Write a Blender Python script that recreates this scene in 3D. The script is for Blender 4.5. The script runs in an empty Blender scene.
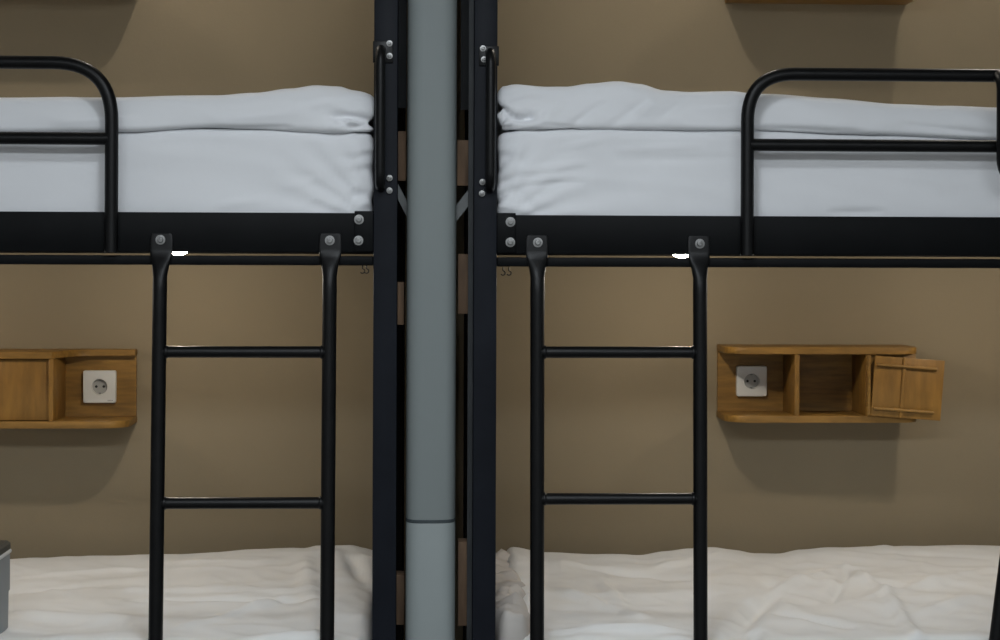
import bpy, bmesh, math, random
from mathutils import Vector, Matrix, noise
random.seed(4)
SC = bpy.context.scene
COL = SC.collection
# ------------------------------------------------------------------ camera model
F = 1732.0; CX = 500.0; CY = 260.0
YAW = math.radians(2.25); ROLL = math.radians(0.2)
EYE = 1.2; CAMY = -3.46; WALL = 1.04
def U(px, py, y=0.0):
    """pixel -> world (X, Z) on the vertical plane at depth y"""
    a, b = px - CX, py - CY
    c, s = math.cos(ROLL), math.sin(ROLL)
    a, b = a*c + b*s, -a*s + b*c
    dx, dz = a/F, -b/F
    X = dx*math.cos(YAW) + math.sin(YAW)
    Y = -dx*math.sin(YAW) + math.cos(YAW)
    t = (y - CAMY)/Y
    return X*t, EYE + dz*t
def UX(px, py, y=0.0): return U(px, py, y)[0]
def UZ(px, py, y=0.0): return U(px, py, y)[1]
cam = bpy.data.cameras.new('camera'); camo = bpy.data.objects.new('camera', cam); COL.objects.link(camo)
camo.location = (0, CAMY, EYE)
camo.rotation_mode = 'QUATERNION'
camo.rotation_quaternion = (Matrix.Rotation(-YAW, 3, 'Z') @ Matrix.Rotation(math.pi/2, 3, 'X') @ Matrix.Rotation(ROLL, 3, 'Z')).to_quaternion()
cam.sensor_width = 36; cam.lens = F*36/1000; cam.shift_y = -(320 - CY)/1000
cam.clip_start = 0.05
SC.camera = camo
vs = SC.view_settings
SC.display_settings.display_device = 'sRGB'
vs.view_transform = 'Standard'; vs.look = 'None'; vs.gamma = 1; vs.use_curve_mapping = False; vs.exposure = 0.35

# ------------------------------------------------------------------ materials
def mat(name, col, rough=0.5, metal=0.0, noise_scale=None, var=0.0, bump=0.0, bump_scale=None, stretch=(1,1,1), spec=0.5, detail=4):
    m = bpy.data.materials.new(name); m.use_nodes = True
    nt = m.node_tree; b = nt.nodes['Principled BSDF']
    b.inputs['Base Color'].default_value = (*col, 1); b.inputs['Roughness'].default_value = rough
    b.inputs['Metallic'].default_value = metal; b.inputs['Specular IOR Level'].default_value = spec
    tc = nt.nodes.new('ShaderNodeTexCoord'); mp = nt.nodes.new('ShaderNodeMapping')
    mp.inputs['Scale'].default_value = stretch
    nt.links.new(tc.outputs['Object'], mp.inputs['Vector'])
    if noise_scale:
        n = nt.nodes.new('ShaderNodeTexNoise'); n.inputs['Scale'].default_value = noise_scale; n.inputs['Detail'].default_value = detail
        nt.links.new(mp.outputs[0], n.inputs['Vector'])
        r = nt.nodes.new('ShaderNodeValToRGB')
        r.color_ramp.elements[0].position = 0.3; r.color_ramp.elements[1].position = 0.7
        r.color_ramp.elements[0].color = (*[c*(1-var) for c in col], 1)
        r.color_ramp.elements[1].color = (*[min(1, c*(1+var)) for c in col], 1)
        nt.links.new(n.outputs['Fac'], r.inputs['Fac']); nt.links.new(r.outputs['Color'], b.inputs['Base Color'])
    if bump:
        n2 = nt.nodes.new('ShaderNodeTexNoise'); n2.inputs['Scale'].default_value = bump_scale or 50; n2.inputs['Detail'].default_value = 3
        nt.links.new(mp.outputs[0], n2.inputs['Vector'])
        bp = nt.nodes.new('ShaderNodeBump'); bp.inputs['Strength'].default_value = bump; bp.inputs['Distance'].default_value = 0.002
        nt.links.new(n2.outputs['Fac'], bp.inputs['Height']); nt.links.new(bp.outputs['Normal'], b.inputs['Normal'])
    return m
def emis(name, col, strength):
    m = bpy.data.materials.new(name); m.use_nodes = True
    b = m.node_tree.nodes['Principled BSDF']
    b.inputs['Base Color'].default_value = (*col, 1)
    b.inputs['Emission Color'].default_value = (*col, 1); b.inputs['Emission Strength'].default_value = strength
    return m
M_WALL = mat('taupe paint', (0.252, 0.203, 0.132), 0.85, noise_scale=3, var=0.035, bump=0.12, bump_scale=120, spec=0.2)
M_CEIL = mat('ceiling paint', (0.42, 0.40, 0.37), 0.9, noise_scale=3, var=0.03, spec=0.2)
M_PLAIN = mat('corridor paint', (0.45, 0.45, 0.44), 0.9, noise_scale=3, var=0.03, spec=0.2)
M_FLOOR = mat('grey vinyl floor', (0.10, 0.095, 0.09), 0.6, noise_scale=14, var=0.15)
M_BLACK = mat('black powder coat', (0.0038, 0.004, 0.0043), 0.38, noise_scale=25, var=0.25, bump=0.08, bump_scale=300, spec=0.2)
M_RAIL = mat('matt black powder coat', (0.0035, 0.004, 0.0045), 0.5, noise_scale=12, var=0.2, bump=0.06, bump_scale=300, spec=0.08)
M_LIP = mat('dark grey steel flange', (0.040, 0.043, 0.045), 0.6, noise_scale=12, var=0.15, spec=0.2)
M_POST = mat('blue black powder coat', (0.0082, 0.0098, 0.0138), 0.5, noise_scale=8, var=0.2, bump=0.08, bump_scale=300, spec=0.1)
M_PANEL = mat('black sheet steel', (0.008, 0.009, 0.010), 0.5, noise_scale=8, var=0.2)
M_STEEL = mat('zinc plated steel', (0.24, 0.24, 0.235), 0.38, 0.85, noise_scale=90, var=0.15)
M_SOCKETHEX = mat('bolt recess', (0.02, 0.02, 0.02), 0.6, noise_scale=50, var=0.1)
M_BRACE = mat('grey painted steel', (0.17, 0.18, 0.18), 0.5, noise_scale=30, var=0.15)
M_PIPE = mat('grey pipe paint', (0.205, 0.232, 0.231), 0.55, noise_scale=2.5, var=0.05, bump=0.05, bump_scale=60, stretch=(3, 3, 0.5))
M_RUBBER = mat('dark seal', (0.03, 0.04, 0.045), 0.7, noise_scale=50, var=0.1)
M_SHEET = mat('white cotton sheet', (0.76, 0.77, 0.79), 0.9, noise_scale=5, var=0.02, bump=0.18, bump_scale=40, spec=0.15)
M_DUVET = mat('white cotton duvet cover', (0.77, 0.78, 0.80), 0.9, noise_scale=5, var=0.02, bump=0.2, bump_scale=30, spec=0.15)
M_LINEN = mat('off white linen', (0.72, 0.72, 0.71), 0.92, noise_scale=7, var=0.025, bump=0.3, bump_scale=26, spec=0.12)
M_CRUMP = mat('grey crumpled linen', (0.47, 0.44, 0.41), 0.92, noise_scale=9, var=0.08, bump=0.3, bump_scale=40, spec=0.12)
M_WOOD = mat('honey bamboo board', (0.235, 0.124, 0.026), 0.5, noise_scale=9, var=0.28, bump=0.1, bump_scale=40, stretch=(1.2, 9, 9), spec=0.35)
M_WOODV = mat('honey bamboo panel', (0.22, 0.113, 0.023), 0.5, noise_scale=9, var=0.25, bump=0.1, bump_scale=40, stretch=(5, 5, 1), spec=0.35)
M_BLOCK = mat('brown wood offcut', (0.20, 0.125, 0.075), 0.8, noise_scale=8, var=0.35, stretch=(6, 6, 1))
M_PLY = mat('plywood deck', (0.30, 0.22, 0.13), 0.7, noise_scale=6, var=0.2, stretch=(1, 8, 8))
M_WHITE = mat('white socket plastic', (0.74, 0.74, 0.71), 0.35, noise_scale=20, var=0.01)
M_INSERT = mat('recess shade socket plastic', (0.42, 0.42, 0.40), 0.4, noise_scale=20, var=0.02)  # grey paints in the shade inside the socket recess
M_DARK = mat('dark hole', (0.015, 0.015, 0.015), 0.7, noise_scale=20, var=0.1)
M_MARK = mat('grey print', (0.25, 0.25, 0.25), 0.6, noise_scale=20, var=0.1)
M_LED = emis('led lens', (1.0, 0.93, 0.80), 60)
M_PANELLIGHT = emis('panel diffuser', (0.93, 0.97, 1.0), 4)
M_ALU = mat('brushed aluminium', (0.5, 0.52, 0.53), 0.4, 0.7, noise_scale=40, var=0.1)
M_GREYBOX = mat('grey plastic box', (0.22, 0.25, 0.27), 0.5, noise_scale=6, var=0.1)
M_LID = mat('dark olive lid', (0.035, 0.035, 0.028), 0.6, noise_scale=12, var=0.15)
M_RIM = mat('pale rim', (0.55, 0.57, 0.58), 0.4, noise_scale=12, var=0.05)

# ------------------------------------------------------------------ mesh helpers
def obj(name, bm, m, parent=None, smooth=True, loc=None, sharp=True):
    me = bpy.data.meshes.new(name)
    bmesh.ops.recalc_face_normals(bm, faces=bm.faces)
    bm.to_mesh(me); bm.free()
    me.materials.append(m)
    if smooth:
        for p in me.polygons: p.use_smooth = True
        try: sharp and me.set_sharp_from_angle(angle=math.radians(38))
        except Exception: pass
    o = bpy.data.objects.new(name, me); COL.objects.link(o)
    if loc: o.location = loc
    if parent:
        o.parent = parent
    return o
def tag(o, label=None, cat=None, group=None, kind=None):
    if label: o['label'] = label
    if cat: o['category'] = cat
    if group: o['group'] = group
    if kind: o['kind'] = kind
    return o
def empty(name, label, cat, group=None, loc=(0, 0, 0)):
    o = bpy.data.objects.new(name, None); o.empty_display_size = 0.05; COL.objects.link(o); o.location = loc
    return tag(o, label, cat, group)
def merge(bm, b2, mtx=None):
    if mtx is not None: bmesh.ops.transform(b2, matrix=mtx, verts=b2.verts)
    me = bpy.data.meshes.new('t'); b2.to_mesh(me); b2.free(); bm.from_mesh(me); bpy.data.meshes.remove(me)
def box(bm, x0, x1, y0, y1, z0, z1, bev=0.0, seg=2, mtx=None):
    b = bmesh.new()
    bmesh.ops.create_cube(b, size=1)
    sx, sy, sz = x1-x0, y1-y0, z1-z0
    for v in b.verts: v.co = Vector(((x0+x1)/2+v.co.x*sx, (y0+y1)/2+v.co.y*sy, (z0+z1)/2+v.co.z*sz))
    if bev: bmesh.ops.bevel(b, geom=b.edges[:], offset=min(bev, abs(sx)*.45, abs(sy)*.45, abs(sz)*.45), segments=seg, affect='EDGES', profile=0.5)
    merge(bm, b, mtx)
    return bm
def B(*a, **k): return box(bmesh.new(), *a, **k)
def fillet(pts, r, n=8):
    pts = [Vector(p) for p in pts]; out = [pts[0]]
    for i in range(1, len(pts)-1):
        p0, p, p1 = pts[i-1], pts[i], pts[i+1]
        a, b = (p0-p), (p1-p); rr = min(r, a.length*.49, b.length*.49) if not isinstance(r, (list, tuple)) else r[i-1]
        a.normalize(); b.normalize()
        ang = a.angle(b); d = rr
        for k in range(n+1):
            t = k/n
            out.append((p+a*d)*(1-t)**2 + p*2*t*(1-t) + (p+b*d)*t**2)
    out.append(pts[-1]); return out
def tube(bm, pts, r, seg=16, cap=True, radii=None):
    pts = [Vector(p) for p in pts]; n = len(pts); rings = []
    up = None
    for i, p in enumerate(pts):
        d = (pts[min(i+1, n-1)] - pts[max(i-1, 0)]).normalized()
        if up is None:
            up = Vector((0, 1, 0)) if abs(d.y) < 0.9 else Vector((1, 0, 0))
        u = (up - d*up.dot(d)).normalized(); up = u; w = d.cross(u)
        rr = radii[i] if radii else r
        rings.append([bm.verts.new(p + (u*math.cos(2*math.pi*k/seg) + w*math.sin(2*math.pi*k/seg))*rr) for k in range(seg)])
    for a, b in zip(rings, rings[1:]):
        for k in range(seg): bm.faces.new((a[k], a[(k+1) % seg], b[(k+1) % seg], b[k]))
    if cap:
        bm.faces.new(rings[0][::-1]); bm.faces.new(rings[-1])
    return bm
def loft(bm, rings):
    vr = [[bm.verts.new(p) for p in r] for r in rings]; k = len(vr[0])
    for a, b in zip(vr, vr[1:]):
        for i in range(k): bm.faces.new((a[i], a[(i+1) % k], b[(i+1) % k], b[i]))
    bm.faces.new(vr[0][::-1]); bm.faces.new(vr[-1])
    return bm
def lathe(bm, prof, origin, axis=(0, -1, 0), seg=20):
    """profile (radius, height along axis)"""
    ax = Vector(axis).normalized(); u = ax.orthogonal().normalized(); w = ax.cross(u); o = Vector(origin)
    rings = []
    for r, h in prof:
        rings.append([bm.verts.new(o + ax*h + (u*math.cos(2*math.pi*k/seg)+w*math.sin(2*math.pi*k/seg))*max(r, 1e-5)) for k in range(seg)])
    for a, b in zip(rings, rings[1:]):
        for k in range(seg): bm.faces.new((a[k], a[(k+1) % seg], b[(k+1) % seg], b[k]))
    bm.faces.new(rings[0][::-1]); bm.faces.new(rings[-1])
    return bm
def prism(bm, poly, z0, z1, bev=0.0):
    b = bmesh.new()
    lo = [b.verts.new((x, y, z0)) for x, y in poly]; hi = [b.verts.new((x, y, z1)) for x, y in poly]
    n = len(poly)
    b.faces.new(lo[::-1]); b.faces.new(hi)
    for i in range(n): b.faces.new((lo[i], lo[(i+1) % n], hi[(i+1) % n], hi[i]))
    if bev:
        e = [x for x in b.edges if abs(x.verts[0].co.z-x.verts[1].co.z) < 1e-6]
        bmesh.ops.bevel(b, geom=e, offset=bev, segments=2, affect='EDGES', profile=0.5)
    merge(bm, b); return bm
def interp(tab, x):
    if x <= tab[0][0]: return tab[0][1]
    for (a, va), (b, vb) in zip(tab, tab[1:]):
        if x <= b:
            t = (x-a)/(b-a); t = t*t*(3-2*t)
            return va + (vb-va)*t
    return tab[-1][1]
def soft_box(x0, x1, y0, y1, z0, z1, r, step, fn, stepz=None):
    """rounded box surface lattice; fn(point, normal) -> point"""
    bm = bmesh.new()
    nx = max(4, int((x1-x0)/step)); ny = max(4, int((y1-y0)/step)); nz = max(4, int((z1-z0)/(stepz or step)))
    V = {}
    lo = Vector((x0+r, y0+r, z0+r)); hi = Vector((x1-r, y1-r, z1-r))
    def get(i, j, k):
        key = (i, j, k)
        if key not in V:
            p = Vector((x0+(x1-x0)*i/nx, y0+(y1-y0)*j/ny, z0+(z1-z0)*k/nz))
            c = Vector([min(max(p[a], lo[a]), hi[a]) for a in range(3)])
            d = p - c
            nrm = d.normalized() if d.length > 1e-9 else Vector((0, 0, 1))
            q = c + nrm*r
            V[key] = bm.verts.new(fn(q, nrm))
        return V[key]
    for i in range(nx):
        for j in range(ny):
            bm.faces.new((get(i, j, nz), get(i+1, j, nz), get(i+1, j+1, nz), get(i, j+1, nz)))
            bm.faces.new((get(i, j, 0), get(i, j+1, 0), get(i+1, j+1, 0), get(i+1, j, 0)))
    for i in range(nx):
        for k in range(nz):
            bm.faces.new((get(i, 0, k), get(i+1, 0, k), get(i+1, 0, k+1), get(i, 0, k+1)))
            bm.faces.new((get(i, ny, k), get(i, ny, k+1), get(i+1, ny, k+1), get(i+1, ny, k)))
    for j in range(ny):
        for k in range(nz):
            bm.faces.new((get(0, j, k), get(0, j, k+1), get(0, j+1, k+1), get(0, j+1, k)))
            bm.faces.new((get(nx, j, k), get(nx, j+1, k), get(nx, j+1, k+1), get(nx, j, k+1)))
    return bm
def fbm(p, s=1.0, o=3): return noise.fractal(Vector(p)*s, 1.0, 2.0, o)
def ridge(p): return 1 - 2*abs(noise.noise(Vector(p)))
def seg_d(x, y, a, b):
    ax, ay = a; bx, by = b; dx, dy = bx-ax, by-ay
    t = max(0, min(1, ((x-ax)*dx+(y-ay)*dy)/(dx*dx+dy*dy+1e-12)))
    return math.hypot(x-ax-t*dx, y-ay-t*dy), t
def creases(x, y, lst):
    h = 0
    for a, b, w, d in lst:
        dd, t = seg_d(x, y, a, b)
        if dd < 4*w: h += d*math.exp(-(dd/w)**2)*(0.35+0.65*math.sin(math.pi*min(1, max(0, .1+.8*t))))
    return h

# ------------------------------------------------------------------ room shell
XL, XR, YF, HC = -2.6, 2.7, -4.3, 2.34
def struct(name, bm, m): return tag(obj(name, bm, m, smooth=False), kind='structure')
struct('floor', B(XL, XR, YF, WALL, -0.1, 0), M_FLOOR)
struct('ceiling', B(XL, XR, YF, WALL, HC, HC+0.1), M_CEIL)
struct('wall_back', B(XL-0.1, XR+0.1, WALL, WALL+0.12, -0.1, HC+0.1), M_WALL)
struct('wall_left', B(XL-0.1, XL, YF, WALL, -0.1, HC+0.1), M_PLAIN)
struct('wall_right', B(XR, XR+0.1, YF, WALL, -0.1, HC+0.1), M_PLAIN)
struct('wall_front', B(XL-0.1, XR+0.1, YF-0.12, YF, -0.1, HC+0.1), M_PLAIN)

# ------------------------------------------------------------------ pipe column between the bunks
PY = 0.03
px0, px1 = UX(406.6, 300, PY), UX(456, 300, PY)
pcx, pr = (px0+px1)/2, (px1-px0)/2
pipe = empty('pipe_column', 'grey painted vertical pipe between the two black bunk beds', 'pipe', loc=(pcx, PY, 0))
def pipe_ring(z, k=1.0, n=40):
    e = 2/3.4
    return [(math.copysign(abs(math.cos(t))**e, math.cos(t))*pr*k, math.copysign(abs(math.sin(t))**e, math.sin(t))*pr*k, z)
            for t in [2*math.pi*i/n for i in range(n)]]
zj = UZ(431, 521.5, PY-pr)
obj('lower_pipe', loft(bmesh.new(), [pipe_ring(0), pipe_ring(zj-0.006), pipe_ring(zj-0.004, .985)]), M_PIPE, pipe)
obj('upper_pipe', loft(bmesh.new(), [pipe_ring(zj+0.0025, .985), pipe_ring(zj+0.004), pipe_ring(HC)]), M_PIPE, pipe)
tag(obj('joint_ring', loft(bmesh.new(), [pipe_ring(zj-0.0042, .985), pipe_ring(zj-0.003, 1.004), pipe_ring(zj+0.002, 1.004), pipe_ring(zj+0.003, .985)]), M_RUBBER, pipe), 'thin dark ring around the pipe joint')

# ------------------------------------------------------------------ bunk beds
SPACE = 1.09
def bolt(px, py, y, parent, r=0.0098, name='bolt'):
    x, z = U(px, py, y)
    bm = lathe(bmesh.new(), [(r, -0.004), (r, 0.0012), (r*.97, 0.0022), (r*.62, 0.0024), (r*.60, 0.005), (r*.5, 0.0062), (r*.32, 0.0064), (r*.30, 0.0030), (r*.1, 0.0030)], (x, y, z))
    o = tag(obj(name, bm, M_STEEL, parent), 'zinc plated bolt head')
    return o
def stile(pts, y, rt, parent, wplate=0.0225):
    """pts: top px (plate top), bolt, neck, ... bottom in world coords (x,z) list: top -> bottom"""
    (xt, zt), (xb, zb) = pts
    def X(z): return xt + (xb-xt)*(zt-z)/(zt-zb)
    rows = [  # dz below plate top, half width, half thickness, y centre, exponent
        (0.000, wplate*.80, 0.0022, -0.0035, 5), (0.003, wplate*.96, 0.0025, -0.0035, 5), (0.030, wplate, 0.0025, -0.0035, 5), (0.040, wplate*.98, 0.003, -0.004, 4),
        (0.050, wplate*.90, 0.0055, -0.007, 3), (0.064, wplate*.75, 0.009, -0.011, 2.4), (0.085, wplate*.62, 0.0115, y, 2.1), (0.11, rt*1.02, rt, y, 2), (0.15, rt, rt, y, 2)]
    rings = []; n = 24
    for dz, w, th, yc, ex in rows:
        e = 2/ex; z = zt-dz
        rings.append([(X(z)+math.copysign(abs(math.cos(t))**e, math.cos(t))*w, yc+math.copysign(abs(math.sin(t))**e, math.sin(t))*th, z) for t in [2*math.pi*i/n for i in range(n)]])
    rings.append([(X(zb)+math.cos(2*math.pi*i/n)*rt, y+math.sin(2*math.pi*i/n)*rt, zb) for i in range(n)])
    return obj('stile', loft(bmesh.new(), rings), M_BLACK, parent)

def bunk(P):
    s = P['s']                                        # -1: runs to the left, +1: runs to the right
    root = empty('bunk_bed', P['label'], 'bunk bed', 'black bunk beds')
    root.location = (P['xin'], 0, 0)
    ox = P['xin']
    inv = Matrix.Translation((-ox, 0, 0))
    def add(name, bm, m, parent=root, smooth=True):
        if parent is root: bmesh.ops.transform(bm, matrix=inv, verts=bm.verts)
        else: bmesh.ops.transform(bm, matrix=inv, verts=bm.verts)
        return obj(name, bm, m, parent, smooth)
    def mx(o):                                        # meshes built straight in world space
        o.data.transform(inv); return o
    xin, xo = P['xin'], P['xo']                       # inner edge / outer edge of the near front post
    xe = xin + s*2.06                                 # far end
    def bx(xa, xb, *r, **k): return B(min(xa, xb), max(xa, xb), *r, **k)
    DB = WALL-0.02
    # posts
    w = abs(xo-xin)
    for (xa, xb) in ((xin, xo), (xe, xe-s*w)):
        add('post', bx(xa, xb, -0.006, 0.054, 0, HC, bev=0.002), M_POST)
        add('post', bx(xa, xb, DB-0.06, DB, 0, HC, bev=0.002), M_POST)
    # pale inner lip of the near post, long end panel, wood blocks, brace
    add('end_panel', bx(xin+s*0.004, xin+s*0.012, 0.056, DB-0.062, 0.02, HC-0.02), M_PANEL)
    add('end_panel', bx(xe-s*0.012, xe-s*0.004, 0.056, DB-0.062, 0.02, HC-0.02), M_PANEL)
    yb = 0.12
    for (x0, y0, x1, y1) in P['blocks']:
        xa, z1 = U(x0, y0, yb); xb, z0 = U(x1, y1, yb)
        wb = add('wood_block', bx(xa, xb, yb, yb+0.05, z0, z1, bev=0.002), M_BLOCK)
        tag(wb, 'small brown wooden block in the gap beside the pipe')
    for (x0, y0, x1, y1, yy) in P['lips']:
        xa, z1 = U(x0, y0, yy); xb, z0 = U(x1, y1, yy)
        add('flange', bx(xa, xb, yy, yy+0.004, max(z0, 0), min(z1, HC), bev=0.0008), M_LIP)
    (x0, y0), (x1, y1), hb = P['brace']
    ybr = 0.09
    a, za = U(x0, y0, ybr); b, zb = U(x1, y1, ybr)
    bmb = bmesh.new()
    rr = [[(a, ybr, za), (b, ybr, zb), (b, ybr, zb-hb), (a, ybr, za-hb)], [(a, ybr+0.006, za), (b, ybr+0.006, zb), (b, ybr+0.006, zb-hb), (a, ybr+0.006, za-hb)]]
    loft(bmb, rr)
    tag(add('brace', bmb, M_BRACE), 'short grey sloping brace strap')
    # long rails, upper and lower bunk
    zt, zm, zg, zl = P['zt'], P['zm'], P['zg'], P['zl']   # rail top, rail bottom, lower tube top, lower tube bottom
    xa, xb = xo+s*0.0005, xe-s*w
    for k, dz in enumerate((0, -SPACE)):
        add('side_rail', bx(xa, xb, 0.0, 0.03, zm+dz, zt+dz, bev=0.002), M_RAIL)
        add('lower_rail', bx(xa, xb, 0.002, 0.024, zl+dz, zg+dz, bev=0.003), M_RAIL)
        add('side_rail', bx(xa, xb, DB-0.04, DB-0.01, zm+dz, zt+dz, bev=0.002), M_RAIL)
        add('deck', bx(xin+s*0.02, xe-s*0.02, 0.031, DB-0.041, zm+dz+0.012, zm+dz+0.028), M_PLY)
    # rail end plate with bolts
    ep = bx(xa, xo+s*0.038, -0.004, 0.002, zm+0.002, zt+0.004, bev=0.0015)
    epo = add('end_plate', ep, M_RAIL)
    for (px, py) in P['endbolts']: mx(bolt(px, py, -0.004, epo))
    for px in P['hooks']:
        x, z = U(px, P['hooky'], 0.012)
        pts = [(x, 0.013, z+0.006)] + [(x+0.0045*math.sin(t), 0.013, z-0.006+0.0045*math.cos(t)) for t in [i*math.pi/6 for i in range(0, 9)]]
        add('hook', tube(bmesh.new(), pts, 0.0012, 8), M_BLACK)
    # guard rail
    g = P['guard']
    gy = -0.014; gr = 0.0132
    gx, _ = U(g['x'], 180, gy); gt = UZ(g['xt'], g['top'], gy); gm = UZ(g['xt'], g['mid'], gy); gb = zm-0.001
    gp = bpy.data.objects.new('guard_rail', None); COL.objects.link(gp); gp.parent = root
    gx2 = P['guard_end']
    path = fillet([(gx, gy, gb), (gx, gy, gt), (gx2, gy, gt), (gx2, gy, gb)], 0.10 if s > 0 else 0.12, 12)
    path = fillet([(gx, gy, gb), (gx, gy, gt), (gx2, gy, gt), (gx2, gy, gb)], [g['r'], g['r']], 14)
    add('top_tube', tube(bmesh.new(), path, gr, 18), M_BLACK, gp)
    add('middle_tube', tube(bmesh.new(), [(gx+s*0.006, gy, gm), (gx2-s*0.006, gy, gm)], 0.0125, 18), M_BLACK, gp)
    # ladder
    L = P['ladder']
    ld = bpy.data.objects.new('ladder', None); COL.objects.link(ld); ld.parent = root
    ly = -0.018; rt = 0.0142
    lines = []
    for (tx, ty, bx_, by_) in L['stiles']:
        t = U(tx, ty, ly); b = U(bx_, by_, ly)
        m_ = (b[0]-t[0])/(b[1]-t[1]); bb = (t[0]+m_*(0-t[1]), 0.0)
        lines.append((t, bb)); mx(stile((t, bb), ly, rt, ld))
    def lx(i, z): (t, b) = lines[i]; return t[0]+(b[0]-t[0])*(t[1]-z)/(t[1]-b[1])
    zr = [UZ(L['rx'], v, ly) for v in L['rungs']]
    zr.append(zr[-1]-(zr[0]-zr[1])-0.025)
    for z in zr:
        bm = tube(bmesh.new(), [(lx(0, z), ly, z), (lx(1, z), ly, z)], 0.0116, 18)
        for i, sg in ((0, 1), (1, -1)):              # weld collar
            xx = lx(i, z)+sg*rt*.9
            lathe(bm, [(0.0112, -0.004), (0.0135, 0.0), (0.0135, 0.003), (0.0112, 0.006)], (xx, ly, z), (sg, 0, 0), 16)
        add('rung', bm, M_BLACK, ld)
    for (px, py) in L['bolts']: mx(bolt(px, py, -0.0062, ld))
    # grip handle on the near post
    H = P['handle']
    hp = bpy.data.objects.new('grip_handle', None); COL.objects.link(hp); hp.parent = root
    hx, _ = U(H['x'], 100, -0.03)
    zt_ = UZ(H['x'], H['y0'], -0.02); zb_ = UZ(H['x'], H['y1'], -0.02)
    pth = fillet([(hx, -0.008, zt_), (hx, -0.042, zt_-0.004), (hx, -0.042, zb_+0.004), (hx, -0.008, zb_)], [0.028, 0.028], 8)
    add('grip_tube', tube(bmesh.new(), pth, 0.0098, 16), M_BLACK, hp)
    for (x0, y0, x1, y1) in H['plates']:
        a, z1 = U(x0, y0, -0.008); b, z0 = U(x1, y1, -0.008)
        add('bracket', bx(a, b, -0.0105, -0.0055, z0, z1, bev=0.0015), M_BLACK, hp)
    for (px, py) in H['screws']: mx(bolt(px, py, -0.0105, hp, r=0.0062, name='screw'))
    return root

left = dict(s=-1, label='black metal bunk bed to the left of the grey pipe, ladder in front',
    xin=UX(397, 300), xo=UX(373.3, 300),
    zt=UZ(200, 212.3), zm=UZ(250, 252.2), zg=UZ(250, 255.6), zl=UZ(250, 265.2),
    blocks=[(385, 131, 406, 181), (385, 282, 404, 325), (385, 575, 404.3, 625)],
    lips=[(385, -320, 406.5, 108, 0.2)],
    brace=((396, 180), (410, 207), 0.032),
    endbolts=[(359, 219.5), (358.5, 240.5)], hooks=[362.5, 366.5], hooky=268,
    guard=dict(x=111.5, xt=40, top=62.5, mid=138.3, r=0.115), guard_end=UX(111.5, 180)-1.25,
    ladder=dict(stiles=[(160.5, 233.5, 155.6, 640), (330, 233.5, 327, 640)], rungs=[352, 503], rx=250, bolts=[(160.5, 239.8), (329.8, 240.4)]),
    handle=dict(x=380.5, y0=49, y1=187, plates=[(373, 41, 393, 63)], screws=[(389.5, 43.5), (389.5, 56), (389.5, 178), (389.5, 190.5)]))
right = dict(s=1, label='black metal bunk bed to the right of the grey pipe, ladder in front',
    xin=UX(473.5, 300), xo=UX(496.5, 300),
    zt=UZ(740, 216), zm=UZ(620, 254.3), zg=UZ(620, 257.6), zl=UZ(620, 267),
    blocks=[(457, 140, 480, 186), (458, 254, 480, 314), (458, 542, 480, 626)],
    lips=[(470, -320, 476, 740, 0.05), (462, -320, 470, 110, 0.22)],
    brace=((476, 180), (453, 209), 0.034),
    endbolts=[(510.5, 222), (510.3, 242.3)], hooks=[503, 509], hooky=270,
    guard=dict(x=747.3, xt=850, top=74.5, mid=145.5, r=0.095), guard_end=UX(747.3, 180)+1.1,
    ladder=dict(stiles=[(537.5, 235.5, 537, 640), (700, 236, 700.5, 640)], rungs=[352.3, 498.8], rx=620, bolts=[(537.8, 242.5), (699.8, 243.7)]),
    handle=dict(x=490.5, y0=52, y1=188, plates=[(479, 46, 499, 66)], screws=[(483, 48.5), (484, 59.5), (482.5, 182), (482, 193.5)]))
bl = bunk(left); br = bunk(right)
# dark bars at the right edge: end grip of the guard rail and a sloping brace down to the floor
gx = UX(1000, 120, -0.05)
zq0, zq1 = UZ(1000, 76, -0.014), UZ(1000, 181, -0.04)
pth = fillet([(gx+0.006, -0.016, zq0), (gx+0.006, -0.05, zq0-0.012), (gx+0.006, -0.05, zq1), (gx+0.11, -0.05, zq1), (gx+0.11, -0.05, zq0-0.012), (gx+0.11, -0.016, zq0)], [0.02, 0.045, 0.045, 0.02], 8)
bm = tube(bmesh.new(), pth, 0.0125, 16); bmesh.ops.transform(bm, matrix=Matrix.Translation((-right['xin'], 0, 0)), verts=bm.verts)
tag(obj('end_grip', bm, M_BLACK, br), 'black curved grip on the far end of the guard rail')
a = U(1007, 565, -0.03); b = U(997, 640, -0.03); k = (b[0]-a[0])/(b[1]-a[1])
zt = right['zl']+0.02
bm = tube(bmesh.new(), [(a[0]+k*(0-a[1]), -0.03, 0.0), (a[0]+k*(zt-a[1]), -0.012, zt)], 0.0135, 16)
bmesh.ops.transform(bm, matrix=Matrix.Translation((-right['xin'], 0, 0)), verts=bm.verts)
tag(obj('sloping_brace', bm, M_BLACK, br), 'black sloping bar at the right edge of the photo')

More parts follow.
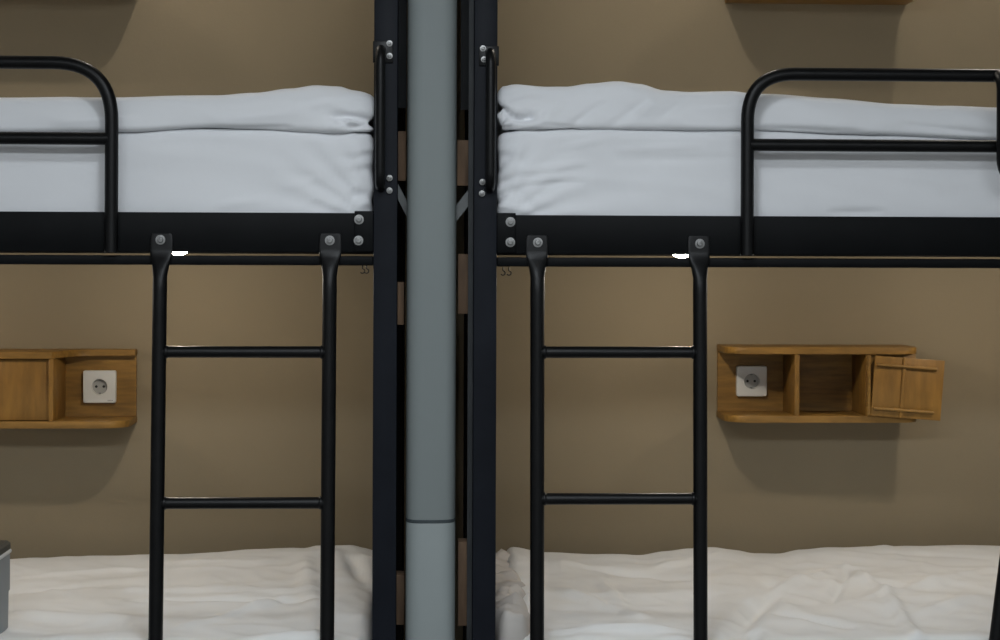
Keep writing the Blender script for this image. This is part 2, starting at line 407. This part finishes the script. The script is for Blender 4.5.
# ------------------------------------------------------------------ bedding
YB = WALL-0.065
def FM(lst): return [(U(a[0], a[1], 0.034), U(b[0], b[1], 0.034), w, d) for a, b, w, d in lst]
def upper_mattress(side, x0, x1, ztop, zbot, label, bot, cre):
    bott = [U(px, py, 0.03) for px, py in bot]
    def fn(p, n):
        q = Vector(p)
        q.z = zbot + (p.z-zbot)*(interp(bott, p.x)+0.001-zbot)/(ztop-zbot)
        d = 0.0022*fbm((p.x*1.2, p.y*2, p.z*2.5), 4, 3)
        ex = min(abs(p.x-x0), abs(p.x-x1))
        gather = math.exp(-(ex/0.05)**2)
        d += 0.0035*gather*math.sin(p.z*150+4*noise.noise(Vector((p.x*20, 1, p.z*20))))*max(0, -n.y+0.2)
        # drag lines fanning from the lower corner
        dz = max(0, p.z-zbot-0.03); xx = (x1-p.x) if side < 0 else (p.x-x0)
        if xx < 0.35:
            ang = math.atan2(dz+0.02, xx+0.03)
            rr = math.hypot(dz, xx)
            d += 0.0028*math.sin(ang*26+rr*9)*math.exp(-((rr-0.10)/0.11)**2)
        d += 0.0035*max(0, ridge((p.x*2.1+3, 0.3, p.z*9+p.x*1.5))-0.45)
        d += creases(q.x, q.z, cre)
        return q + n*d
    bm = soft_box(x0, x1, 0.034, YB, zbot, ztop, 0.020, 0.0095, fn, 0.006)
    o = obj('mattress', bm, M_SHEET, sharp=False); tag(o, label, 'mattress', 'mattresses of the bunks'); return o
def FC(lst, y=0.03): return [(U(a[0], a[1], y), U(b[0], b[1], y), w, d) for a, b, w, d in lst]
def upper_duvet(x0, x1, top, bot, label, fold_at, cre):
    topt = [U(px, py, 0.05) for px, py in top]; bott = [U(px, py, 0.03) for px, py in bot]
    Z0, Z1 = 1.45, 1.55
    def fn(p, n):
        t = (p.z-Z0)/(Z1-Z0)
        zb, zt = interp(bott, p.x), interp(topt, p.x)
        back = max(0, min(1, (p.y-0.25)/0.5))
        z = zb + t*(zt-zb-0.006*back)
        q = Vector((p.x, p.y, z))
        d = 0.005*fbm((p.x*1.3, p.y*2, z*3), 3.2, 3)
        d += 0.010*max(0, ridge((p.x*3.2+z*5, p.y*1.2, z*2.0+7))-0.35)*(1 if n.y < 0 else .6)
        xx = abs(p.x-fold_at)
        g = math.exp(-(xx/0.11)**2)
        d += 0.012*g*fbm((p.x*9, p.y*3, z*16), 1.6, 3)
                # a few long diagonal pulls on the front
        d += 0.005*math.sin((p.x*20-z*26)+3*noise.noise(Vector((p.x*3, 0, 2))))*max(0, noise.noise(Vector((p.x*2.2+5, 0, 0))))
        d += creases(q.x, q.z, cre)
        q.y += 0.022*max(0, t)**3*max(0, 1-(p.y-0.024)/0.1)
        m = Vector((n.x, n.y, n.z*0.35))
        return q + m*d
    bm = soft_box(x0, x1, 0.026, YB, Z0, Z1, 0.014, 0.0095, fn, 0.0045)
    o = obj('duvet', bm, M_DUVET, sharp=False); tag(o, label, 'duvet', 'white duvets on the beds'); return o
zdl = left['zm']+0.0285; zdr = right['zm']+0.0285
xlo, xro = left['xo'], right['xo']
mtL = UZ(300, 131, 0.034)+0.006; mtR = UZ(700, 131, 0.034)+0.006
XLE, XRE = left['xin']-2.0, right['xin']+2.0
BOT_L = [(-60, 133), (0, 132.5), (130, 131), (200, 128), (260, 129), (320, 132), (373, 131.5)]
BOT_R = [(497, 131), (540, 128.5), (740, 130), (860, 134), (1000, 139), (1100, 143)]
upper_mattress(-1, XLE, xlo-0.003, mtL, zdl, 'mattress in white fitted sheet on the upper left bunk', BOT_L,
    FM([((330, 210), (352, 190), 0.005, 0.004), ((345, 212), (364, 188), 0.005, -0.005), ((300, 212), (318, 196), 0.006, 0.004), ((355, 212), (370, 196), 0.004, 0.005), ((285, 188), (320, 178), 0.008, 0.003), ((220, 205), (260, 200), 0.008, 0.003)]))
upper_mattress(1, xro+0.003, XRE, mtR, zdr, 'mattress in white fitted sheet on the upper right bunk', BOT_R,
    FM([((519, 138), (500, 170), 0.005, -0.006), ((524, 142), (512, 176), 0.006, 0.005), ((524, 171), (585, 163), 0.006, 0.005), ((528, 186), (582, 182), 0.005, -0.005), ((528, 182), (575, 176), 0.005, 0.004), ((565, 148), (600, 140), 0.006, 0.004),
        ((620, 150), (700, 146), 0.006, 0.003), ((620, 160), (735, 158), 0.007, -0.003), ((502, 205), (530, 212), 0.006, 0.006), ((503, 182), (530, 206), 0.006, -0.004), ((830, 213), (880, 212), 0.006, -0.006)]))
upper_duvet(XLE, xlo-0.001, [(-60, 98), (0, 98), (50, 97.5), (100, 97), (170, 96.5), (215, 95.5), (255, 93), (290, 89), (318, 85.5), (338, 86), (355, 90), (373, 95)],
            BOT_L, 'white folded duvet lying on the upper left mattress', xlo,
            FC([((333, 116), (352, 129), 0.006, -0.016), ((338, 115), (372, 121), 0.007, -0.018), ((352, 127), (374, 124), 0.007, -0.02), ((345, 121), (366, 126), 0.005, 0.010),
                ((200, 128), (290, 127), 0.004, -0.008), ((215, 120), (300, 112), 0.012, 0.005), ((300, 105), (345, 98), 0.014, 0.006), ((60, 122), (130, 116), 0.010, 0.004)]))
upper_duvet(xro+0.002, XRE, [(497, 92), (503, 85), (516, 83.5), (545, 86), (565, 86), (590, 83), (615, 82), (640, 84), (665, 90), (690, 91.5), (730, 90.5), (760, 94), (830, 98), (900, 103.5), (950, 106), (1000, 107), (1100, 110)],
            BOT_R, 'white rumpled duvet lying on the upper right mattress', xro,
            FC([((497, 106), (512, 118), 0.008, -0.024), ((512, 119), (531, 119), 0.006, -0.022), ((531, 121), (527, 111), 0.005, -0.014), ((498, 124), (514, 122), 0.006, 0.012), ((503, 118), (498, 126), 0.005, -0.016),
                ((601, 104), (572, 126), 0.006, -0.007), ((646, 101), (612, 126), 0.007, -0.007), ((655, 100), (640, 116), 0.006, 0.006), ((688, 98), (660, 118), 0.008, -0.006), ((560, 100), (545, 120), 0.007, 0.006),
                ((540, 124), (575, 128), 0.005, -0.007), ((760, 128), (860, 132), 0.006, -0.008), ((700, 106), (740, 104), 0.012, 0.005), ((905, 125), (990, 134), 0.006, -0.006)]))
# lower beds
def lower_bed(s, x0, x1, back, cre, labels, seed, zdeck):
    zm = zdeck+0.17
    bm = soft_box(x0, x1, 0.034, YB, zdeck, zm, 0.02, 0.03, lambda p, n: Vector(p)+n*0.002*fbm(p, 4, 2), 0.02)
    o = obj('mattress', bm, M_SHEET, sharp=False); tag(o, labels[0], 'mattress', 'mattresses of the bunks')
    bt = [U(px, py, YB-0.03) for px, py in back]
    Z0, Z1 = zm+0.003, zm+0.08
    def fn(p, n):
        t = (p.z-Z0)/(Z1-Z0)
        v = max(0, min(1, (p.y-0.03)/(YB-0.03)))
        zt = interp(bt, p.x)*v**0.8 + (1-v**0.8)*0.425
        x, y = p.x, p.y
        h = 0.008*fbm((x*1.1+seed, y*1.6, 0), 3.0, 3)
        h += 0.010*max(0, ridge((x*1.5+y*1.3+seed, y*3.2-x*0.6, 1.7))-0.4)
        h += 0.008*max(0, ridge((x*4.0-y*2.0, y*4.2+x*1.2+seed, 4.7))-0.35) + 0.0045*max(0, ridge((x*9.0+y*6.0, y*8-x*3+seed, 2.2))-0.3)
        h += creases(x, y, cre)
        h *= (1 - 0.75*max(0, (v-0.82)/0.18))
        z = Z0 + 0.0*t + t*(zt-Z0) + h*max(0, t)
        return Vector((x, p.y, z)) + Vector((n.x, n.y, 0))*0.004*fbm(p, 6, 2)
    bm = soft_box(x0+(0.048 if s > 0 else 0), x1, 0.012, YB, Z0, Z1, 0.03, 0.0095, fn, 0.012)
    o = obj('duvet', bm, M_LINEN, sharp=False); tag(o, labels[1], 'duvet', 'white duvets on the beds')
def PL(px, py, z=0.445):
    """pixel -> plan (x,y) at height z"""
    lo, hi = -0.5, 1.04
    for _ in range(40):
        m = (lo+hi)/2
        if UZ(px, py, m) > z: hi = m
        else: lo = m
        # further away at the same pixel row is lower
    best = min((abs(UZ(px, py, -0.4+1.44*i/288)-z), -0.4+1.44*i/288) for i in range(289))[1]
    return (UX(px, py, best), best)
def CR(lst): return [(PL(*a), PL(*b), w, d) for a, b, w, d in lst]
creL = CR([((130, 592), (325, 596), 0.012, 0.012), ((130, 600), (325, 604), 0.012, -0.012), ((15, 577), (130, 572), 0.02, 0.010), ((20, 590), (100, 586), 0.02, -0.008),
           ((180, 625), (290, 600), 0.015, 0.010), ((230, 634), (330, 632), 0.02, 0.012), ((345, 560), (368, 590), 0.02, -0.02), ((300, 560), (322, 635), 0.025, 0.012),
           ((20, 610), (140, 618), 0.03, 0.012)])
creR = CR([((555, 626), (690, 628), 0.013, 0.014), ((555, 633), (690, 636), 0.013, -0.012), ((560, 590), (640, 615), 0.02, 0.012), ((590, 570), (690, 580), 0.02, -0.012),
           ((600, 580), (625, 606), 0.014, 0.010), ((725, 636), (775, 588), 0.025, -0.022), ((752, 600), (830, 572), 0.02, 0.016), ((850, 572), (830, 600), 0.013, -0.016), ((845, 570), (880, 594), 0.012, 0.012),
           ((880, 590), (925, 640), 0.014, 0.014), ((870, 600), (990, 575), 0.02, 0.012), ((900, 615), (990, 598), 0.02, 0.010), ((780, 612), (850, 622), 0.016, -0.014), ((860, 560), (990, 566), 0.02, -0.008),
           ((755, 625), (750, 640), 0.015, -0.02), ((530, 600), (520, 640), 0.018, 0.02)])
lower_bed(-1, XLE, xlo-0.003, [(-80, 562), (0, 561), (40, 559), (70, 557), (110, 556), (180, 554.5), (215, 552.5), (250, 549.5), (290, 548.5), (305, 549), (318, 546.5), (350, 545.5), (365, 548), (373, 550)], creL,
          ('mattress under the duvet of the lower left bunk', 'white wrinkled duvet spread over the lower left bunk, against the wall'), 3.1, zdl-SPACE)
lower_bed(1, xro+0.003, XRE, [(497, 546), (515, 548), (545, 552.5), (600, 555), (640, 556), (665, 552), (690, 549), (712, 547.5), (735, 551), (755, 554), (778, 554.5), (800, 551), (830, 548), (868, 547), (885, 545.5), (895, 547), (1000, 546), (1100, 546)], creR,
          ('mattress under the duvet of the lower right bunk', 'white rumpled duvet spread over the lower right bunk, against the wall'), 9.4, zdr-SPACE)
# crumpled linen at the head of the lower right bunk
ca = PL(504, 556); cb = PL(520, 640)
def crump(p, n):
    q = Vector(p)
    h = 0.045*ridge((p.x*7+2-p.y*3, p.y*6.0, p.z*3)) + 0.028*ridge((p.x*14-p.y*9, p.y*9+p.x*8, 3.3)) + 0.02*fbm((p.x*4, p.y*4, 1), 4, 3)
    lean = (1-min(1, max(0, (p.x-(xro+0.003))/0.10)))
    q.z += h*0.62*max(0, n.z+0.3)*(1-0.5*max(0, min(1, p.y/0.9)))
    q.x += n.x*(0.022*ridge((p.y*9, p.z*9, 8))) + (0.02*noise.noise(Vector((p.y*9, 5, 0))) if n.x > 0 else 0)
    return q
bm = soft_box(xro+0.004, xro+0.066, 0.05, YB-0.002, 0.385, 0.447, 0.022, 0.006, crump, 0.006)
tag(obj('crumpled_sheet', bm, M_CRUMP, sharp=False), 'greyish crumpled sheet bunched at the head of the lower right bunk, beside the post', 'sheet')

# ------------------------------------------------------------------ shelves
SD = 0.16; YW = WALL
def shelf(s, xopen, xfar, xdiv1, xdiv2, ztop, door, label):
    """xopen: rounded open end with the socket; boards run along X"""
    root = empty('wall_shelf', label, 'shelf', 'wooden wall shelves')
    root.location = (xopen, YW, ztop-0.095)
    T = Matrix.Translation((-xopen, -YW, -(ztop-0.095)))
    def add(name, bm, m, parent=root, smooth=True):
        bmesh.ops.transform(bm, matrix=T, verts=bm.verts); return obj(name, bm, m, parent, smooth)
    th = 0.017; H = 0.19; R = 0.055; RF = 0.040
    def outline():
        a, b = xopen, xfar
        pts = [(a, YW-0.001)]
        for k in range(9):
            t = k/8*math.pi/2
            pts.append((a+s*R*(1-math.cos(t)), YW-SD+R-R*math.sin(t)))
        for k in range(9):
            t = k/8*math.pi/2
            pts.append((b-s*RF*(1-math.sin(t)), YW-SD+RF-RF*math.cos(t)))
        pts.append((b, YW-0.001))
        return pts if s > 0 else pts
    def cut_outline():
        xd = xdiv1-s*0.008; yk = YW-0.032
        pts = [(xopen, YW-0.001), (xopen, yk)]
        for k in range(11):
            t = k/10; p0, p1, p2 = (xd-s*0.07, yk), (xd-s*0.01, yk-0.004), (xd, YW-SD+0.012)
            pts.append(tuple(p0[i]*(1-t)**2+2*t*(1-t)*p1[i]+p2[i]*t*t for i in (0, 1)))
        pts.append((xd+s*0.006, YW-SD))
        return pts + [p for p in outline() if (p[0]-xd)*s > 0.02]
    add('top_board', prism(bmesh.new(), cut_outline() if door == 'closed' else outline(), ztop-th, ztop, 0.002), M_WOOD)
    add('bottom_board', prism(bmesh.new(), outline(), ztop-H, ztop-H+th, 0.002), M_WOOD)
    xa, xb = sorted((xopen, xfar))
    add('back_board', B(xa+0.001, xb-0.001, YW-0.011, YW-0.001, ztop-H+th, ztop-th), M_WOOD)
    for xd in (xdiv1, xdiv2):
        add('divider', B(xd-0.006, xd+0.006, YW-SD+0.004, YW-0.011, ztop-H+th, ztop-th, bev=0.0015), M_WOODV)
    xe = xfar-s*0.012
    add('end_panel', B(xe-0.006, xe+0.006, YW-SD+0.045, YW-0.011, ztop-H+th, ztop-th, bev=0.0015), M_WOODV)
    zl, zh = ztop-H+th+0.002, ztop-th-0.002
    if door == 'closed':
        d1 = sorted((xdiv1+s*0.007, xdiv2-s*0.001))
        dd = add('door', B(d1[0], d1[1], YW-SD+0.012, YW-SD+0.022, zl, zh, bev=0.0015), M_WOODV)
        kx = xdiv2-s*0.025
        add('knob', lathe(bmesh.new(), [(0.004, 0), (0.004, 0.006), (0.008, 0.008), (0.0085, 0.013), (0.006, 0.016), (0.002, 0.017)], (kx, YW-SD+0.012, (zl+zh)/2)), M_WOOD, dd)
    else:
        W = abs(xdiv2-xdiv1)-0.004
        hx, hy = xdiv2+s*0.003, YW-SD-0.004
        ang = math.radians(door)
        bm = bmesh.new()
        box(bm, 0, W, -0.010, 0.0, zl, zh, bev=0.0015)
        Rm = Matrix.Translation((hx, hy, 0)) @ Matrix.Translation((0, 0, zl)) @ Matrix.Rotation(math.radians(4.2)*s, 4, 'Y') @ Matrix.Translation((0, 0, -zl)) @ (Matrix.Rotation(-ang, 4, 'Z') if s > 0 else (Matrix.Rotation(ang, 4, 'Z') @ Matrix.Diagonal((-1, 1, 1, 1))))
        bmesh.ops.transform(bm, matrix=Rm, verts=bm.verts)
        dd = add('door', bm, M_WOODV)
        for zz in (zl+0.020, zh-0.022):
            bm = tube(bmesh.new(), [(0.004, -0.015, zz), (W-0.02, -0.015, zz)], 0.0042, 10)
            bmesh.ops.transform(bm, matrix=Rm, verts=bm.verts)
            add('cross_rod', bm, M_WOOD, dd)
        bm = box(bmesh.new(), W*0.40, W*0.45, -0.0145, -0.0101, zl, zh, bev=0.001)
        bmesh.ops.transform(bm, matrix=Rm, verts=bm.verts); add('batten', bm, M_WOODV, dd)
        bm = tube(bmesh.new(), [(hx-s*0.004, hy-0.004, zl), (hx-s*0.004, hy-0.004, zh)], 0.0045, 10)
        for zz in (zl+0.012, zh-0.012):
            tube(bm, [(hx-s*0.004, hy-0.004, zz-0.009), (hx-s*0.004, hy-0.004, zz+0.009)], 0.0072, 10)
        add('hinge_pin', bm, M_WOOD, dd)
        # front panel of the last, closed section
        c = sorted((xdiv2+s*0.008, xe+s*0.004))
        add('front_panel', B(c[0], c[1], YW-SD+0.012, YW-SD+0.020, ztop-H+th, ztop-th, bev=0.001), M_WOODV)
    return root
def socket(px, py, y, size, label, mark=False):
    x, z = U(px, py, y)
    root = empty('power_socket', label, 'socket', 'white wall sockets', loc=(x, y, z))
    n = 48; h = size/2; t = 0.0125
    def sq(a, hh, rc):                                 # rounded square ring
        c, s_ = math.cos(a), math.sin(a); e = 2/20
        return (math.copysign(abs(c)**e, c)*hh, math.copysign(abs(s_)**e, s_)*hh)
    A = [2*math.pi*(i+.5)/n for i in range(n)]
    ri = 0.0205
    rings = [[(*sq(a, h, 0), 0) for a in A], [(*sq(a, h, 0), t-0.002) for a in A], [(*sq(a, h-0.0015, 0), t) for a in A],
             [(ri*math.cos(a), ri*math.sin(a), t) for a in A], [(ri*.97*math.cos(a), ri*.97*math.sin(a), t-0.0015) for a in A],
             [(ri*.95*math.cos(a), ri*.95*math.sin(a), 0.0015) for a in A]]
    rings = [[(a, -c, b) for a, b, c in r] for r in rings]
    obj('cover_plate', loft(bmesh.new(), rings), M_WHITE, root)
    tag(obj('socket_insert', lathe(bmesh.new(), [(ri*.93, -0.0005), (ri*.93, 0.0003), (ri*.5, 0.0003)], (0, -0.0014, 0), seg=32), M_INSERT, root), 'recessed insert with the recess shade in its grey colour')
    for sx in (-1, 1):
        obj('pin_hole', lathe(bmesh.new(), [(0.0034, 0.0), (0.0034, 0.0006), (0.001, 0.0006)], (sx*0.0095, -0.0018, 0), seg=14), M_DARK, root)
        c = obj('earth_clip', B(-0.0025, 0.0025, -0.0085, -0.0015, sx*0.0170-0.0015, sx*0.0170+0.0015, bev=0.0006), M_STEEL, root)
    obj('centre_screw', lathe(bmesh.new(), [(0.0022, 0.0), (0.0022, 0.0008), (0.0005, 0.0008)], (0, -0.0018, -0.006), seg=12), M_INSERT, root)
    if mark:
        bm = bmesh.new()
        for k in range(4): box(bm, h-0.020+k*0.0035, h-0.0178+k*0.0035, -t-0.0002, -t+0.0005, -h+0.006, -h+0.0082)
        obj('printed_mark', bm, M_MARK, root)
    return root
yf = YW-SD
zsr = UZ(800, 347.5, yf); zsl = UZ(60, 352, yf)
xr0, xr1 = UX(716.5, 385, YW), UX(903, 385, YW)
rd1, rd2 = UX(797.5, 385, yf), UX(868.5, 385, yf)
shelf(1, xr0, xr1, rd1, rd2, zsr, 1, 'open wooden wall shelf with swung-back door above the lower right bunk')
xl0 = UX(137.3, 385, YW); ld1 = UX(50.5, 385, yf); xl1 = xl0-(xr1-xr0); ld2 = ld1-(rd2-rd1)
shelf(-1, xl0, xl1, ld1, ld2, zsl, 'closed', 'wooden wall shelf with closed door above the lower left bunk')
shelf(1, xr0+0.018, xr1+0.004, rd1+0.012, rd2+0.008, UZ(800, 4.2, YW)+0.19, 9, 'wooden wall shelf cut by the top edge above the upper right bunk')
shelf(-1, xl0, xl1, ld1, ld2, zsl+1.094, 'closed', 'wooden wall shelf above the upper left bunk, only its shadow in frame')
ys = YW-0.0112
socket(751, 381, ys, 0.0795, 'white square power socket in the shelf of the lower right bunk')
socket(100.2, 386.5, ys, 0.0835, 'white square power socket in the shelf of the lower left bunk', True)

# ------------------------------------------------------------------ lamps
LY = WALL-0.475
def downlight(x, z, label, e, grp, col=(1.0, 0.93, 0.82)):
    root = empty('downlight', label, 'lamp', grp, loc=(x, LY, z))
    obj('housing', lathe(bmesh.new(), [(0.026, 0.0), (0.026, 0.003), (0.022, 0.004), (0.018, 0.004)], (0, 0, 0), (0, 0, -1), 24), M_ALU, root)
    obj('lens', lathe(bmesh.new(), [(0.0215, 0.0041), (0.021, 0.008), (0.0185, 0.0130), (0.012, 0.0165), (0.004, 0.0178)], (0, 0, 0), (0, 0, -1), 24), M_LED, root)
    li = bpy.data.lights.new('lamp_glow', 'POINT'); li.shadow_soft_size = 0.010; li.energy = e; li.color = col
    lo = bpy.data.objects.new('lamp_glow', li); COL.objects.link(lo); lo.parent = root; lo.location = (0, 0, -0.0325)
    return root
cR = (UX(811, 300, WALL)); sp = UX(811, 300, WALL)-UX(653, 300, WALL)
cL = UX(43, 300, WALL)
E_LOW, E_UP = 2.6, 3.7
zl = left['zm']+0.012; zr = right['zm']+0.012
downlight(UX(178.5, 254, LY), zl, 'bright LED downlight under the upper left bunk, beside the ladder', E_LOW, 'LED downlights')
downlight(cL-sp, zl, 'LED downlight under the upper left bunk, far end outside the photo', E_LOW, 'LED downlights')
downlight(UX(681.5, 256.5, LY), zr, 'bright LED downlight under the upper right bunk, beside the ladder', E_LOW, 'LED downlights')
downlight(cR+sp, zr, 'LED downlight under the upper right bunk, far end outside the photo', E_LOW, 'LED downlights')
for (x, lab) in ((UX(178.5, 254, LY), 'LED downlight in the ceiling over the upper left bunk, nearer the pipe'), (cL-sp, 'LED downlight in the ceiling over the far end of the upper left bunk'),
                 (UX(681.5, 256.5, LY), 'LED downlight in the ceiling over the upper right bunk, nearer the pipe'), (cR+sp, 'LED downlight in the ceiling over the far end of the upper right bunk')):
    downlight(x, HC, lab, E_UP, 'LED downlights')
# corridor ceiling panel
def panel(x, y, w, d, e, label, col):
    root = empty('ceiling_panel', label, 'lamp', 'corridor ceiling lamps', loc=(x, y, HC))
    bm = bmesh.new()
    box(bm, -w/2-.015, w/2+.015, -d/2-.015, -d/2, -0.02, 0, bev=.002); box(bm, -w/2-.015, w/2+.015, d/2, d/2+.015, -0.02, 0, bev=.002)
    box(bm, -w/2-.015, -w/2, -d/2, d/2, -0.02, 0, bev=.002); box(bm, w/2, w/2+.015, -d/2, d/2, -0.02, 0, bev=.002)
    obj('frame', bm, M_ALU, root)
    obj('diffuser', B(-w/2, w/2, -d/2, d/2, -0.012, -0.004), M_PANELLIGHT, root)
    li = bpy.data.lights.new('panel_glow', 'AREA'); li.shape = 'RECTANGLE'; li.size = w; li.size_y = d; li.energy = e; li.color = col
    lo = bpy.data.objects.new('panel_glow', li); COL.objects.link(lo); lo.parent = root; lo.location = (0, 0, -0.022)
panel(0.02, -1.5, 0.30, 0.30, 11, 'square white LED panel in the corridor ceiling in front of the pipe', (0.87, 0.94, 1.0))
panel(0.0, -3.1, 3.2, 0.6, 62, 'long white panel added near the camera for wide frontal light', (0.86, 0.935, 1.0))  # wide panel added to brighten the bunk fronts evenly
w = bpy.data.worlds.new('world'); SC.world = w; w.use_nodes = True
w.node_tree.nodes['Background'].inputs[0].default_value = (0.05, 0.055, 0.06, 1)
w.node_tree.nodes['Background'].inputs[1].default_value = 0.3

# ------------------------------------------------------------------ grey box on the lower left bed
by = 0.17
cx_, cz_ = U(11.5, 548, by); _, cb_ = U(10.2, 632, by)
box_ = empty('storage_box', 'grey plastic box with dark lid standing on the lower left bed, at the photo edge', 'storage box', loc=(cx_, by, cb_))
W, D_ = 0.26, 0.115; hb = cz_-cb_
def rr(x0, x1, y0, y1, z, r=0.008, n=5):
    out = []
    for (ccx, ccy, a0) in ((x1-r, y1-r, 0), (x0+r, y1-r, 90), (x0+r, y0+r, 180), (x1-r, y0+r, 270)):
        for k in range(n+1):
            a = math.radians(a0+90*k/n); out.append((ccx+r*math.cos(a), ccy+r*math.sin(a), z))
    return out
obj('body', loft(bmesh.new(), [rr(-W+.014, -.014, -D_+.01, -.01, 0), rr(-W+.004, -.004, -D_+.004, -.004, 0.012), rr(-W+.003, -.003, -D_+.003, -.003, hb*0.5), rr(-W+.001, -.001, -D_+.001, -.001, hb*0.5+.002), rr(-W+.001, -.001, -D_+.001, -.001, hb-0.008)]), M_GREYBOX, box_)
tag(obj('rim', loft(bmesh.new(), [rr(-W-.001, .001, -D_-.001, .001, hb-0.008), rr(-W-.002, .002, -D_-.002, .002, hb-0.004), rr(-W, 0, -D_, 0, hb)]), M_RIM, box_), 'pale rim')
tag(obj('lid', loft(bmesh.new(), [rr(-W, 0, -D_, 0, hb), rr(-W, 0, -D_, 0, hb+0.012), rr(-W+.005, -.005, -D_+.005, -.005, hb+0.017)]), M_LID, box_), 'dark lid')
